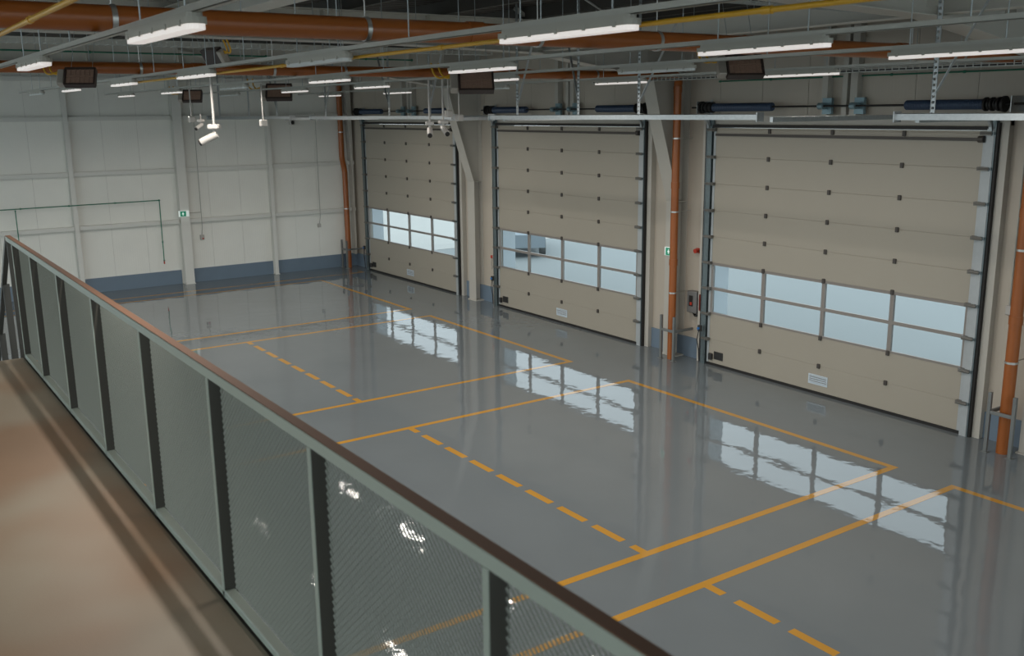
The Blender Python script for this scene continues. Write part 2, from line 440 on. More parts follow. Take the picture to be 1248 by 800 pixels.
# ------------------------------------------------------------------ tracks, springs
TY = -4.72                                    # where the level tracks end
hang = {0: [(-.3+6.4-1.249+1.0, 1), (4.6, 0)], }
def make_track(d, who, hangers, x0, x1):
    t = thing('door_track', 'galvanised guide tracks and level cross bar of the %s' % who, 'door track', (d, 0, 0), group='guide tracks of the overhead doors')
    for sx, xe in ((-1, 0), (1, DW)):
        m = MB(); o = xe + sx * .02; w = sx * .13
        m.box(min(o, o + w), max(o, o + w), -.012, -.0, 0, DTOP + .10)                       # angle flange
        m.box(min(o + w, o + w - sx*.015), max(o + w, o + w - sx*.015), -.075, -.012, 0, DTOP + .10)  # side leaf
        for z in [ZB + PH * k for k in range(1, 10)]:
            m.box(min(o + sx*.03, o + sx*.12), max(o + sx*.03, o + sx*.12), -.10, -.076, z - .02, z + .02)
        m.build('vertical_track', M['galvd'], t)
        MB().box(min(o, o + sx*.108), max(o, o + sx*.108), -.074, -.060, 0, DTOP - .02).build('cover_plate', M['galvd'] if sx < 0 else M['galvp'], t)  # left plate takes the darker steel: its shade is put into the colour
        tag(MB().box(min(o + sx*.131, o + sx*.165), max(o + sx*.131, o + sx*.165), -.06, .0, 0, DTOP + .06).build('recess_shade', M['rubber'], t), 'black strip put in for the shade of the track recess')  # black strip draws the shade of the recess outside the plate
        # curve and level track
        m = MB(); xm = xe + sx * .085; pts = []
        for k in range(7):
            a = k / 6 * PI / 2; pts.append((xm, -.09 - .22 * (1 - math.cos(a)), DTOP - .05 + .22 * math.sin(a)))
        for p, q in zip(pts, pts[1:]): m.bar(p, q, .045, .05)
        m.bar(pts[-1], (xm, TY, DTOP + .17), .045, .055)
        m.build('level_track', M['galv'], t)
    m = MB(); y = TY; z = 4.80
    m.box(x0 - d, x1 - d, y - .035, y - .03, z - .033, z + .033); m.box(x0 - d, x1 - d, y + .03, y + .035, z - .033, z + .033)
    m.box(x0 - d, x1 - d, y - .035, y + .035, z + .028, z + .033)
    m.box(x0 - d - .0, x0 - d + .012, y - .06, y + .06, z - .055, z + .055); m.box(x1 - d - .012, x1 - d, y - .06, y + .06, z - .055, z + .055)
    m.build('cross_bar', M['galv'], t)
    for hx, brace in hangers:
        h = MB(); X = hx - d
        for k in range(34):                    # perforated angle: rungs between two edges
            zz = 4.84 + k * .055
            if zz > 6.60: break
            h.box(X - .022, X + .022, TY - .002, TY + .002, zz, zz + .030)
        h.box(X - .026, X - .016, TY - .003, TY + .003, 4.80, 6.64); h.box(X + .016, X + .026, TY - .003, TY + .003, 4.80, 6.64)
        h.box(X - .026, X - .022, TY - .003, TY + .04, 4.80, 6.64)
        h.build('hanger', M['galv'], t)
        if brace:
            MB().bar((X, TY + .01, 5.0), (X + brace, TY + .01, 6.0), .006, .035, up=(0, 1, 0)).build('brace', M['galv'], t)
    return t
make_track(DX[0], 'farthest door', [(1.9, 0), (6.11, -.5), (4.2, 0)], .95, 7.05)
make_track(DX[1], 'middle door', [(8.96, .5), (11.9, -.45), (13.46, .5)], 8.2, 14.30)
make_track(DX[2], 'nearest door', [(16.20, .45), (17.73, -.3), (19.02, .7)], 15.45, 21.12)
make_track(DX[3], 'door beyond the right picture edge', [(23.29, .55), (26.0, 0)], 22.9, 28.9)

def make_shaft(d, who):
    t = thing('torsion_spring_shaft', 'blue torsion springs on a black shaft above the %s' % who, 'door spring', (d, 0, 0), group='spring shafts above the doors')
    zc, yc = 4.92, -.17
    MB().tube([(-.45, yc, zc), (DW + .75, yc, zc)], .016, 10).build('shaft', M['rubber'], t)
    for a, b in ((.10, 1.48), (4.06, 5.30)):
        m = MB(); n = 46; pts = []; rad = []
        for i in range(n * 2 + 1):
            pts.append((a + (b - a) * i / (n * 2), yc, zc - .0)); rad.append(.074 if i % 2 else .066)
        m.tube(pts, .07, 20, radii=rad)
        m.build('spring', M['spring'], t)
    for xs, s in ((-.02, -1), (DW + .12, 1)):
        m = MB()
        for k in range(5): m.ring((xs + s * (k - 2) * .048, yc, zc), (1, 0, 0), .02, .098 if k % 2 == 0 else .08, .026)
        m.ring((xs + s * .17, yc, zc), (1, 0, 0), .02, .112, .035)
        m.tube([(xs - .13, yc, zc), (xs + .13, yc, zc)], .05, 14)
        m.build('cable_drum', M['rubber'], t)
    for xs in (2.50, 3.12):
        m = MB().box(xs - .09, xs + .09, -.03, .028, zc - .13, zc + .13); m.tube([(xs - .05, yc, zc), (xs + .05, yc, zc)], .055, 14)
        m.box(xs - .012, xs + .012, yc, -.02, zc - .05, zc + .05)
        m.build('bearing_plate', M['bearing'], t)
    for xs in (-.25, DW + .42):
        m = MB().box(xs - .006, xs + .006, yc - .08, WI - .008, zc - .11, zc + .11); m.box(xs - .006, xs + .06, WI - .014, WI - .008, zc - .14, zc + .14)
        m.build('end_bracket', M['galv'], t)
    return t
make_shaft(DX[0], 'farthest door'); make_shaft(DX[1], 'middle door'); make_shaft(DX[2], 'nearest door')

# ------------------------------------------------------------------ portal frames
def yz_haunch(off=0):
    # inner outline of column and rafter: (y, z)
    return [(-.14, 0), (-.14, 3.12), (-.66, 4.75), (-.86, 5.47), (-3.50, 5.86), (-6.3, 5.93), (YB, 5.98)]
def make_frame(x, label):
    t = thing('portal_frame', label, 'steel frame', (x, 0, 0), group='pale steel portal frames')
    inn = yz_haunch(); w = .165; tk = .014
    # column: inner flange, web, outer flange
    m = MB()
    for (y0, z0), (y1, z1) in zip(inn[:3], inn[1:4]):
        d = Vector((y1 - y0, z1 - z0)).normalized(); n = Vector((-d.y, d.x)) * -tk
        m.prism([(y0, z0), (y1, z1), (y1 + n.x, z1 + n.y), (y0 + n.x, z0 + n.y)], -w, w)
    m.prism([(-.13, 0), (-.13, 3.12), (-.65, 4.75), (-.85, 5.47), (-.85, 6.38), (WI - .012, 6.38), (WI - .012, 0)], -.005, .005)
    m.box(-w, w, WI - .014, WI - .001, 0, 6.38)
    for z, y in ((3.12, -.13), (5.47, -.84)): m.box(-w + .01, w - .01, y, WI - .02, z, z + .014)
    m.box(-w - .03, w + .03, -.17, WI - .001, 0, .02)
    m.build('column', M['steel'], t)
    m = MB()
    for (y0, z0), (y1, z1) in zip(inn[3:], inn[4:]):
        d = Vector((y1 - y0, z1 - z0)).normalized(); n = Vector((-d.y, d.x)) * -tk
        m.prism([(y0, z0), (y1, z1), (y1 + n.x, z1 + n.y), (y0 + n.x, z0 + n.y)], -w, w)
    m.prism([(p[0], p[1] + .005) for p in inn[3:]] + [(YB, 6.40), (-.86, 6.38)], -.005, .005)
    m.box(-w, w, YB, -.86, 6.385, 6.40)
    m.build('rafter', M['beam'], t)
    for y in (-1.9, -3.5, -5.6, -7.4, -9.2, -11.0, -12.8):
        MB().box(-w + .02, w - .02, y - .006, y + .006, 5.97, 6.384).build('web_stiffener', M['beam'], t)
    return t
make_frame(FX[0], 'pale steel portal frame between the farthest and the middle door')
make_frame(FX[1], 'pale steel portal frame between the middle and the nearest door')
make_frame(FX[2], 'pale steel portal frame to the right of the nearest door')

# longitudinal beams, purlins, roof
def x_beam(y, z0, z1, x0, x1, label, w=.10):
    m = MB().box(x0, x1, y - w/2, y + w/2, z0, z0 + .01).box(x0, x1, y - w/2, y + w/2, z1 - .01, z1).box(x0, x1, y - .005, y + .005, z0 + .01, z1 - .01)
    return tag(m.build('tie_beam', M['beam']), label, 'beam', group='light longitudinal roof beams')
x_beam(-3.30, 5.89, 6.15, FX[1] + .01, FX[2] - .01, 'light steel tie beam under the roof between the two nearest frames', .22)
x_beam(-3.30, 5.89, 6.15, FX[2] + .01, XE, 'light steel tie beam under the roof at the top right corner of the photo', .22)
x_beam(-9.6, 6.02, 6.30, FX[1] + .01, FX[2] - .01, 'light steel tie beam above the thick orange pipe, upper left', .30)
t = thing('purlin_set', 'dull steel purlins under the dark roof sheets', 'purlin', kind='structure')
t.name = 'trim_9'
for k in range(12):
    y = -.4 - k * 1.65
    MB().box(0, XE, y - .035, y + .035, 6.40, 6.42).box(0, XE, y - .035, y + .035, 6.58, 6.60).box(0, XE, y - .035, y - .03, 6.42, 6.58).build('purlin', M['purlin'], t)
tag(MB().box(-.2, XE, YB, .36, 6.60, 6.72).build('ceiling', M['roof']), 'dark ribbed metal roof deck', 'roof', kind='structure')
# diagonal roof braces
for (p, q, lb) in (((7.6, -7.4, 6.20), (7.95, -5.2, 5.72), 'short pale diagonal strut beside the far heater, upper left'),
                   ((14.98, -3.9, 6.58), (15.05, -3.05, 6.05), 'pale diagonal strut rising to the roof above the nearest end of the pipe')):
    tag(MB().bar(p, q, .09, .05).build('roof_strut', M['beam']), lb, 'strut')
tag(MB().tube([(15.15, -11.5, 6.34), (22.15, -1.4, 6.34)], .014, 8).build('wind_brace', M['rod']), 'thin steel wind brace rod crossing under the dark roof', 'brace')
tag(MB().tube([(15.15, -1.4, 6.28), (22.15, -9.2, 6.28)], .014, 8).build('wind_brace', M['rod']), 'thin steel wind brace rod crossing the other one under the roof', 'brace')

# ------------------------------------------------------------------ orange pipes
def rods(parent, pts, z1=6.58, r=.006, name='hanger_rod', mt='rod'):
    for (x, y, z) in pts: MB().tube([(x, y, z), (x, y, z1)], r, 6).build(name, M[mt], parent)
def orange_pipe(x, xd, z, ystart, label, clamps, joints, R=.075, ztop=None):
    t = thing('drain_pipe', label, 'pipe', (0, 0, 0), group='orange drain pipes')
    yw = -.31
    n = 9; el = [(x + (xd - x) * k/(n-1), yw - .16 * (1 - math.sin(k/(n-1) * PI/2)), z - .16 * (1 - math.cos(k/(n-1) * PI/2))) for k in range(n)]
    MB().tube([(x, ystart, z), (x, yw - .17, z)], R, 24).build('level_pipe', M['orange'], t)
    MB().tube(el, R + .006, 24).build('elbow', M['orange'], t)
    m = MB().tube([(xd, yw, z - .16), (xd, yw, .0)], R, 24)
    for zz in (z - .30, 3.4, 1.9): m.tube([(xd, yw, zz), (xd, yw, zz + .12)], R + .009, 24)
    m.build('downpipe', M['orange'], t)
    for y in joints: MB().tube([(x, y - .07, z), (x, y + .07, z)], R + .009, 24).build('socket', M['orange'], t)
    for y in clamps:
        m = MB().ring((x, y, z), (0, 1, 0), R - .002, R + .008, .035, 24); m.tube([(x, y, z + R), (x, y, 6.6)], .006, 6)
        m.build('pipe_clamp', M['clamp'], t)
    for zz in (4.35, 2.95, 1.35):
        m = MB().ring((xd, yw, zz), (0, 0, 1), R - .002, R + .008, .03, 24); m.tube([(xd, yw + R, zz), (xd, WI, zz)], .008, 6)
        m.build('wall_clamp', M['clamp'], t)
    return t
orange_pipe(15.3, 15.2, 5.50, YB + .2, 'orange drain pipe under the roof running down the wall left of the nearest door', [-12.2, -10.15, -8.32, -7.22, -5.2, -2.4], [-9.4, -3.9])
orange_pipe(22.0, 22.03, 5.52, YB + .2, 'thick orange drain pipe across the top, coming down right of the nearest door', [-12.01, -10.18, -8.56, -7.19, -2.2], [-9.2, -5.95, -3.4], R=.085)
t = thing('drain_pipe', 'bright orange drain pipe in the far corner left of the farthest door', 'pipe', (0, 0, 0), group='orange drain pipes')
MB().tube([(.14, -.31, 6.3), (.14, -.31, 3.55), (.17, -.31, 3.42), (.27, -.31, 3.18), (.30, -.31, 3.05), (.31, -.31, 0)], .085, 20).build('downpipe', M['orange'], t)
for zz in (4.3, 1.9): MB().ring((.14 if zz > 3 else .305, -.31, zz), (0, 0, 1), .08, .097, .03).build('wall_clamp', M['clamp'], t)

def guard(x0, x1, y, label, arm=1):
    t = thing('pipe_guard', label, 'guard', (0, 0, 0), group='grey guards around the orange pipes')
    for x in (x0, x1): MB().bbox(x - .025, x + .025, y - .025, y + .025, 0, .90, .004).box(x - .05, x + .05, y - .05, y + .05, 0, .008).build('post', M['guard'], t)
    MB().bbox(x0 + .025, x1 - .025, y - .022, y + .022, .58, .63, .004).build('cross_bar', M['guard'], t)
    xa = x1 if arm > 0 else x0
    m = MB().bbox(xa - .02, xa + .02, y + .025, WI - .05, .58, .63, .004)
    m.build('wall_arm', M['guard'], t)
guard(.17, .52, -.47, 'low grey steel guard in front of the orange pipe in the far corner')
guard(15.04, 15.40, -.44, 'low grey steel guard in front of the orange pipe left of the nearest door')
guard(21.86, 22.22, -.46, 'low grey steel guard in front of the orange pipe right of the nearest door', -1)

# ------------------------------------------------------------------ lights on their channels
ZL = 5.30
def make_light():
    t = thing('linear_light', 'x', 'ceiling light', group='linear batten lights under the roof')
    L, W = .62, .055
    def outline(h, l, w, n=6):
        pts = []
        for sx in (1, -1):
            for k in range(n + 1):
                a = -PI/2 + PI * k / n
                pts.append((sx * (l - w) + sx * math.cos(a) * w, sx * math.sin(a) * w))
        return pts
    o = outline(0, L, W)
    m = MB().prism(o, .026, .058, 'z'); m.prism(outline(0, L - .03, W - .014), .058, .082, 'z')
    for k in range(5):
        x = -.5 + k * .25
        for s in (-1, 1): m.box(x - .012, x + .012, s * (W + .002) - .003, s * (W + .002) + .003, .018, .045)
    m.build('housing', M['lamp_body'], t)
    m = MB().prism(outline(0, L - .012, W - .008), 0, .026, 'z')
    m.build('diffuser', M['lamp_lens'], t)
    return t
AL = bpy.data.lights.new('batten_light', 'AREA'); AL.shape = 'RECTANGLE'; AL.size = 1.16; AL.size_y = .055
AL.energy = 22; AL.color = (1, .93, .86); AL.spread = math.radians(170)
L0 = make_light(); first = [True]
def light(x, y, label, lit=True, z=ZL):
    if first[0]:
        first[0] = False; o = L0; o.location = (x, y, z); o['label'] = label
    else: o = dup(L0, (x, y, z), label=label)
    if not lit:
        for c in [k for k in bpy.data.objects if k.parent == o and k.name.startswith('diffuser')]:
            c.data = c.data.copy(); c.data.materials[0] = M['lamp_off']
            c['label'] = 'unlit diffuser'
    if lit:
        lo = bpy.data.objects.new('lamp_beam', AL); C.objects.link(lo); lo.parent = o; lo.location = (0, 0, -.004)
    return o
rowname = {'A': 'channel nearest the balcony railing', 'B': 'second channel from the railing', 'C': 'third channel from the railing', 'D': 'fourth channel from the railing', 'E': 'channel nearest the doors'}
rows = {'A': (-12.12, [19.55, 23.52], []), 'B': (-10.17, [7.53, 10.85, 14.44, 17.70, 21.06, 24.45], [0, 4]),
        'C': (-8.0, [5.5, 9.06, 12.69, 16.47, 20.24, 23.97], [2]), 'D': (-5.95, [6.45, 10.28, 13.65, 17.36, 20.65, 24.23], [0, 4]), 'E': (-3.1, [5.63, 9.22, 13.0, 16.77, 20.33], [2])}
ordn = {2: ['far light', 'near light'], 5: ['farthest light', 'second farthest light', 'middle light', 'second nearest light', 'nearest light'],
        6: ['farthest light', 'second farthest light', 'third farthest light', 'third nearest light', 'second nearest light', 'nearest light']}
for k, (y, xs, off) in rows.items():
    for i, x in enumerate(xs):
        light(x, y, '%s batten ceiling light, %s on the %s' % ('unlit grey' if i in off else 'lit white', ordn[len(xs)][i], rowname[k]), i not in off)
for k, (y, xs, off) in rows.items():
    t = thing('light_channel', 'long pale metal channel carrying the lights, %s' % rowname[k].replace('channel ', '').replace('second from', 'second one from').replace('third from', 'third one from').replace('fourth from', 'fourth one from'), 'channel', (0, 0, 0), group='metal channels that carry the ceiling lights')
    zc = ZL + .095; xa, xb = max(xs[0] - 2.0, .4), 33.0
    if k == 'D': xb = 33
    m = MB().box(xa, xb, y - .021, y + .021, zc - .0165, zc - .0125).box(xa, xb, y - .021, y - .018, zc - .0165, zc + .02).box(xa, xb, y + .018, y + .021, zc - .0165, zc + .02)
    m.build('channel', M['conduit'], t)
    for i, x in enumerate(xs):
        for dx in (-.42, .42): MB().tube([(x + dx, y, zc - .01), (x + dx, y, 6.58)], .005, 6).build('hanger_rod', M['rod'], t)
    for x in [a + 1.6 for a in xs]:
        MB().tube([(x, y, zc - .01), (x, y, 6.58)], .005, 6).build('hanger_rod', M['rod'], t)

# ------------------------------------------------------------------ gas pipes and radiant heaters
def gas_pipe(y, z, x0, x1, label):
    t = thing('gas_pipe', label, 'pipe', (0, 0, 0), group='yellow gas pipes under the roof')
    m = MB().tube([(x0, y, z), (x1, y, z)], .014, 12)
    x = x0 + .6
    while x < x1: m.tube([(x, y, z), (x + .06, y, z)], .019, 12); x += 2.9
    m.build('pipe', M['gas'], t)
    rods(t, [(x0 + 1.5 + 3 * k, y, z) for k in range(int((x1 - x0 - 1.5) / 3) + 1)], r=.004)
gas_pipe(-10.07, 5.335, 13.6, 31.0, 'long yellow gas pipe alongside the second light channel from the railing')
gas_pipe(-12.74, 5.37, 17.0, 31.0, 'yellow gas pipe at the top left corner of the photo')

def make_heater():
    t = thing('radiant_heater', 'x', 'heater', group='gas radiant heaters under the roof')
    W, H, D = .27, .17, .08
    m = MB()
    m.box(-W, W, -.01, D, -H, H)                                      # reflector box
    for a, b, c, d in ((-W - .02, W + .02, H - .01, H + .025), (-W - .02, W + .02, -H - .025, -H + .01)): m.box(a, b, -.05, D, c, d)
    for a, b in ((-W - .025, -W + .005), (W - .005, W + .025)): m.box(a, b, -.05, D, -H, H)
    m.build('casing', M['heaterf'], t)
    m = MB().box(-W + .01, W - .01, -.022, -.0101, -H + .012, H - .012)
    for k in range(1, 6): m.box(-W + k * W / 3 - .003, -W + k * W / 3 + .003, -.036, -.022, -H + .01, H - .01)
    for k in range(1, 9): m.box(-W + .01, W - .01, -.034, -.030, -H + k * H / 4.5 - .0015, -H + k * H / 4.5 + .0015)
    m.box(-W + .01, W - .01, -.04, -.022, -.012, .012)
    m.build('grille', M['heater'], t)
    MB().bbox(-W - .16, -W - .027, -.04, .12, -H * .95, H * .95, .015).build('burner_box', M['heaterb'], t)
    m = MB()
    for s in (-.06, .06):
        pts = [(-W - .10, .02 + s * .3, H * .8)]
        for k in range(1, 9):
            a = k / 8; pts.append((-W - .10 - .30 * math.sin(a * PI * .5) + s, .02, H * .8 + .05 * math.sin(a * PI) * -3 + .22 * a))
        m.tube(pts, .017, 8)
    m.build('gas_hose', M['gas'], t)
    m = MB()
    for s in (-.2, .2): m.tube([(s, .05, H), (s, .05, 1.2)], .005, 6)
    m.build('hanger_rod', M['rod'], t)
    return t
H0 = make_heater()
heaters = [((15.9, -11.02, 5.36), 62, 'large brown gas heater grille hanging at the upper left', .62),
           ((18.58, -7.0, 5.26), 62, 'brown gas heater grille hanging above the middle door', .74),
           ((21.1, -5.0, 5.37), 60, 'brown gas heater grille hanging above the orange pipe left of the nearest door', .72),
           ((7.1, -7.0, 5.29), 60, 'small dark gas heater hanging in front of the far wall beside the wide column', .7),
           ((7.06, -5.0, 5.38), 60, 'small brown gas heater hanging left of the farthest door', 1.0),
           ((16.4, -9.5, 5.60), 195, 'gas heater seen from its burner end with looping yellow hose', .62)]
for i, (loc, rz, lb, _) in enumerate(heaters):
    o = H0 if i == 0 else dup(H0)
    o.location = loc; o.rotation_euler = (math.radians(-30), 0, math.radians(rz)); o['label'] = lb; o.scale = (_,) * 3

# ------------------------------------------------------------------ cable trays
def tray(p, q, label, w=.22, h=.06, step=.11, cables=True):
    p, q = Vector(p), Vector(q); d = (q - p); n = int(d.length / step); d.normalize(); s = d.cross(Vector((0, 0, 1)))
    t = thing('cable_tray', label, 'cable tray', (0, 0, 0), group='wire cable trays under the roof')
    m = MB()
    for k in range(n + 1):
        c = p + d * step * k
        for a, b in ((c - s*w/2 + Vector((0,0,h)), c - s*w/2), (c - s*w/2, c + s*w/2), (c + s*w/2, c + s*w/2 + Vector((0,0,h)))): m.bar(a, b, .011, .011)
    for o, z in ((-.5, h), (.5, h), (-.5, 0), (.5, 0), (0, 0), (-.5, h/2), (.5, h/2), (-.25, 0), (.25, 0)):
        m.bar(p + s*w*o + Vector((0,0,z)), q + s*w*o + Vector((0,0,z)), .007, .007)
    m.build('wire_basket', M['tray'], t)
    m = MB()
    for i in range(5):
        o = -.35 + i * .17; m.tube([p + s*w*o + Vector((0,0,.018)), (p+q)/2 + s*w*(o+.04) + Vector((0,0,.02)), q + s*w*o + Vector((0,0,.018))], .009, 6)
    if cables: m.build('cable', M['black'], t)
    rods(t, [tuple(p + d * k) for k in (1.0, 4.0, 7.0) if k < (q - p).length], r=.005)
tray((13.6, -.98, 5.41), (23.6, -.98, 5.40), 'wire cable tray running above the nearest door')
tray((14.65, -16.0, 5.83), (14.65, -4.2, 5.83), 'wire cable tray along the middle portal frame at the upper left', cables=False)
tray((22.02, -7.4, 5.92), (22.02, -2.6, 5.92), 'wire cable tray along the nearest portal frame at the top right')

# ------------------------------------------------------------------ green compressed air pipes
def green(pts, label, r=.012, drops=()):
    t = thing('air_pipe', label, 'pipe', (0, 0, 0), group='green compressed air pipes')
    m = MB()
    for a, b in zip(pts, pts[1:]): m.tube([a, b], r, 8)
    for p in pts: m.tube([(p[0]-.018, p[1], p[2]), (p[0]+.018, p[1], p[2])], r * 1.7, 8)
    m.build('pipe', M['green'], t)
    m = MB()
    for a, b in zip(pts, pts[1:]):
        a, b = Vector(a), Vector(b); L = (b - a).length; d = (b - a).normalized()
        for k in range(1, int(L / 1.2) + 1):
            c = a + d * k * 1.2; m.tube([c - d * .015, c + d * .015], r * 1.8, 8)
    if m.v: m.build('pipe_clip', M['green'], t)
    if drops:
        for p in drops: MB().tube([p, (p[0], p[1], p[2] - .10)], .02, 8).build('valve', M['red'], t)
green([(.20, -14.5, 2.47), (.20, -6.09, 2.50), (.20, -6.10, .76)], 'green air pipe on the far wall that turns down beside the wide column', .014, [(.20, -6.10, .76)])
green([(.20, -9.83, 2.44), (.20, -9.83, 1.1)], 'short green drop pipe on the far wall behind the end of the railing')
green([(7.95, -14, 6.13), (7.95, -2.0, 6.10)], 'green air pipe high along the farthest portal frame', .016)
green([(15.9, .085, 5.39), (21.9, .085, 5.385)], 'green air pipe on the wall above the nearest door', .012)

# ------------------------------------------------------------------ cameras, drop tubes, small fittings
def camera_on_tube(loc, ztop, rz, label, kind='bullet', tube=True, group='ceiling hung security cameras'):
    x, y, z = loc
    t = thing('security_camera', label, 'camera', loc, math.radians(rz), group=group)
    if tube: MB().tube([(0, 0, .10), (0, 0, ztop - z)], .016, 10).build('drop_tube', M['white'], t)
    MB().bbox(-.07, .07, -.07, .07, .06, .12, .012).build('junction_box', M['white'], t)
    m = MB().tube([(0, 0, .07), (.0, 0, .0), (.05, 0, -.04)], .022, 10); m.tube([(-.03, 0, .0), (.10, 0, -.06), (.17, 0, -.095)], .045, 16)
    m.build('camera_body', M['white'], t)
    MB().tube([(.165, 0, -.093), (.19, 0, -.105)], .038, 16).build('lens', M['black'], t)
    return t
camera_on_tube((16.92, -9.75, 4.66), 5.38, -120, 'white camera on a long tube hanging in front of the far wall')
camera_on_tube((14.75, -5.47, 4.62), 5.6, -30, 'white camera on a drop tube, left one of the low pair near the middle door')
camera_on_tube((14.85, -5.27, 4.64), 5.6, -10, 'white camera on a drop tube, right one of the low pair near the middle door')
def tube_box(loc, ztop, label):
    t = thing('pendant_box', label, 'junction box', loc, group='small white boxes on ceiling tubes')
    MB().tube([(0, 0, .05), (0, 0, ztop - loc[2])], .013, 8).build('drop_tube', M['white'], t)
    MB().bbox(-.055, .055, -.055, .055, -.05, .06, .012).build('box', M['white'], t)
tube_box((14.88, -5.18, 4.86), 5.6, 'white box on a drop tube, higher one beside the camera pair')
tube_box((14.95, -5.02, 4.79), 5.6, 'white box on a drop tube, nearest the steel frame beside the camera pair')
tube_box((13.0, -7.65, 4.74), 5.38, 'white box on a long tube left of the farthest door')
tube_box((10.0, -7.93, 4.80), 5.38, 'tiny white sensor on a thin cable in front of the far wall')
camera_on_tube((5.3, -6.3, 4.66), 4.9, -60, 'small dark tipped camera under the level bar in front of the far wall', tube=True)
t = thing('ceiling_speaker', 'small black speaker on the far wall under the level bar', 'speaker', (.0, -1.9, 4.55))
MB().bbox(.01, .16, -.07, .07, 0, .14, .015).build('cabinet', M['white'], t); MB().tube([(.155, 0, .07), (.175, 0, .07)], .055, 14).build('grille', M['black'], t)

def exit_sign(loc, rz, label):
    t = thing('exit_sign', label, 'sign', loc, math.radians(rz), group='green emergency exit signs')
    MB().bbox(-.15, .15, -.02, .02, -.085, .085, .006).build('sign_panel', M['signw'], t)
    m = MB().box(-.11, .06, -.024, -.0201, -.075, .075); m.build('green_field', M['signg'], t)
    m = MB()                                   # running figure and arrow cross, as on the plate
    m.box(-.06, -.0, -.027, -.0241, -.012, .012).box(-.042, -.018, -.027, -.0241, -.045, .045)
    m.build('symbol', M['signw'], t)
    return t
exit_sign((.285, -5.45, 2.08), 90, 'green and white exit sign on the wide column of the far wall')
exit_sign((14.97, -.175, 2.13), 0, 'green and white exit sign on the steel frame left of the nearest door')

t = thing('door_control_box', 'grey door control box with red switch left of the nearest door', 'control box', (15.44, WI, 1.15))
t.scale = (1.3, 1.2, 1.2)
MB().bbox(-.10, .10, -.12, 0, -.17, .19, .01).build('casing', M['grey'], t)
MB().box(-.05, .03, -.126, -.12, -.06, .12).build('display', M['black'], t)
MB().bbox(-.02, .02, -.14, -.126, -.04, .01, .004).build('button', M['red'], t)
MB().bbox(.13, .21, -.10, 0, -.12, .17, .008).build('switch', M['red'], t)
m = MB(); pts = [(.0 + .12 * k/20 + .02*math.sin(k*2.2), -.07 - .02*math.cos(k*2.2), -.17 - .05 * math.sin(k/20*PI)) for k in range(21)]
m.tube(pts, .012, 8); m.tube([(.14, -.05, -.16), (.15, -.04, -.6), (.17, -.04, -1.02)], .009, 8); m.build('cable', M['black'], t)
t = thing('alarm_beacon', 'small red alarm sounder on the wall left of the nearest door', 'alarm', (15.46, WI, 2.18))
MB().bbox(-.06, .06, -.03, 0, -.05, .05, .01).tube([(0, -.03, 0), (0, -.11, 0)], .045, 14).build('body', M['red'], t)
MB().tube([(.09, -.05, 0), (.09, 0, 0)], .04, 12).build('beacon', M['heaterf'], t)
t = thing('pull_switch', 'small red switch with a loop of cable left of the middle door', 'switch', (8.12, WI, 1.20))
MB().bbox(-.035, .035, -.06, 0, -.03, .05, .008).build('button', M['red'], t)
MB().tube([(0, -.03, -.03), (-.05, -.03, -.16), (-.02, -.03, -.32), (.06, -.03, -.22), (.12, -.03, -.35), (.2, -.03, -.9)], .009, 8).build('cable', M['white'], t)
for (d, who) in ((DX[0], 'farthest'), (DX[1], 'middle'), (DX[2], 'nearest')):
    t = thing('safety_sensor', 'small blue capped safety sensor low on the left track of the %s door' % who, 'sensor', (d - .08, -.16, .72), group='blue safety sensors on the tracks')
    MB().bbox(-.04, .04, -.03, .025, -.06, .06, .006).build('body', M['black'], t)
    MB().tube([(.0, -.03, 0), (.0, -.055, 0)], .026, 12).build('cap', M['blue'], t)
    m = MB().tube([(-.03, 0, -.06), (-.07, 0, -.25), (-.02, .0, -.42), (.0, .0, -.66)], .01, 8); m.tube([(.01, 0, -.06), (.04, -.02, -.35), (.02, 0, -.66)], .008, 8); m.build('cable', M['black'], t)

t = thing('wall_socket', 'white wall box with a red spot on the far wall beside the wide column', 'socket', (.0, -4.89, 1.32))
MB().bbox(.0, .08, -.07, .05, -.07, .08, .01).build('box', M['white'], t); MB().tube([(.08, .0, -.03), (.10, .0, -.03)], .022, 10).build('cap', M['red'], t)
m = MB().tube([(.07, -.02, .08), (.165, -.02, .35), (.165, -.02, 5.0)], .011, 8); m.tube([(.165, -.02, .76), (.165, -.36, .76)], .011, 8); m.build('conduit', M['conduit'], t)
t = thing('wall_socket', 'white wall box on a thin conduit near the far right end of the far wall', 'socket', (.0, -1.16, 1.40))
MB().bbox(.0, .08, -.05, .05, -.06, .06, .01).build('box', M['white'], t); MB().tube([(.07, 0, .06), (.165, 0, .3), (.165, 0, 3.5)], .011, 8).build('conduit', M['conduit'], t)
t = thing('wall_socket', 'white junction box with conduits on the wall right of the nearest door', 'socket', (21.72, WI, 2.0))
MB().bbox(-.06, .06, -.05, 0, -.07, .07, .01).build('box', M['white'], t)
MB().tube([(-.02, -.02, .07), (-.02, -.02, 2.6)], .010, 8).tube([(.03, -.02, .07), (.06, -.02, .35), (.06, -.02, 2.6)], .010, 8).build('conduit', M['conduit'], t)

# ------------------------------------------------------------------ mezzanine deck and railing
ZD = 2.78; XD = 19.49; YR = -12.456
tag(MB().box(XD, XE, YB, YR - .012, ZD - .16, ZD).build('mezzanine_deck', M['deck']), 'tan plywood balcony floor at the lower left', 'balcony floor', kind='structure')
m = MB().box(XD - .012, XE, YR - .012, YR + .07, ZD - .36, ZD - .02); m.box(XD - .012, XD, YB, YR, ZD - .36, ZD - .012)
tag(m.build('trim_10', M['railp']), 'dark steel edge beam carrying the balcony floor', 'edge beam', kind='structure')

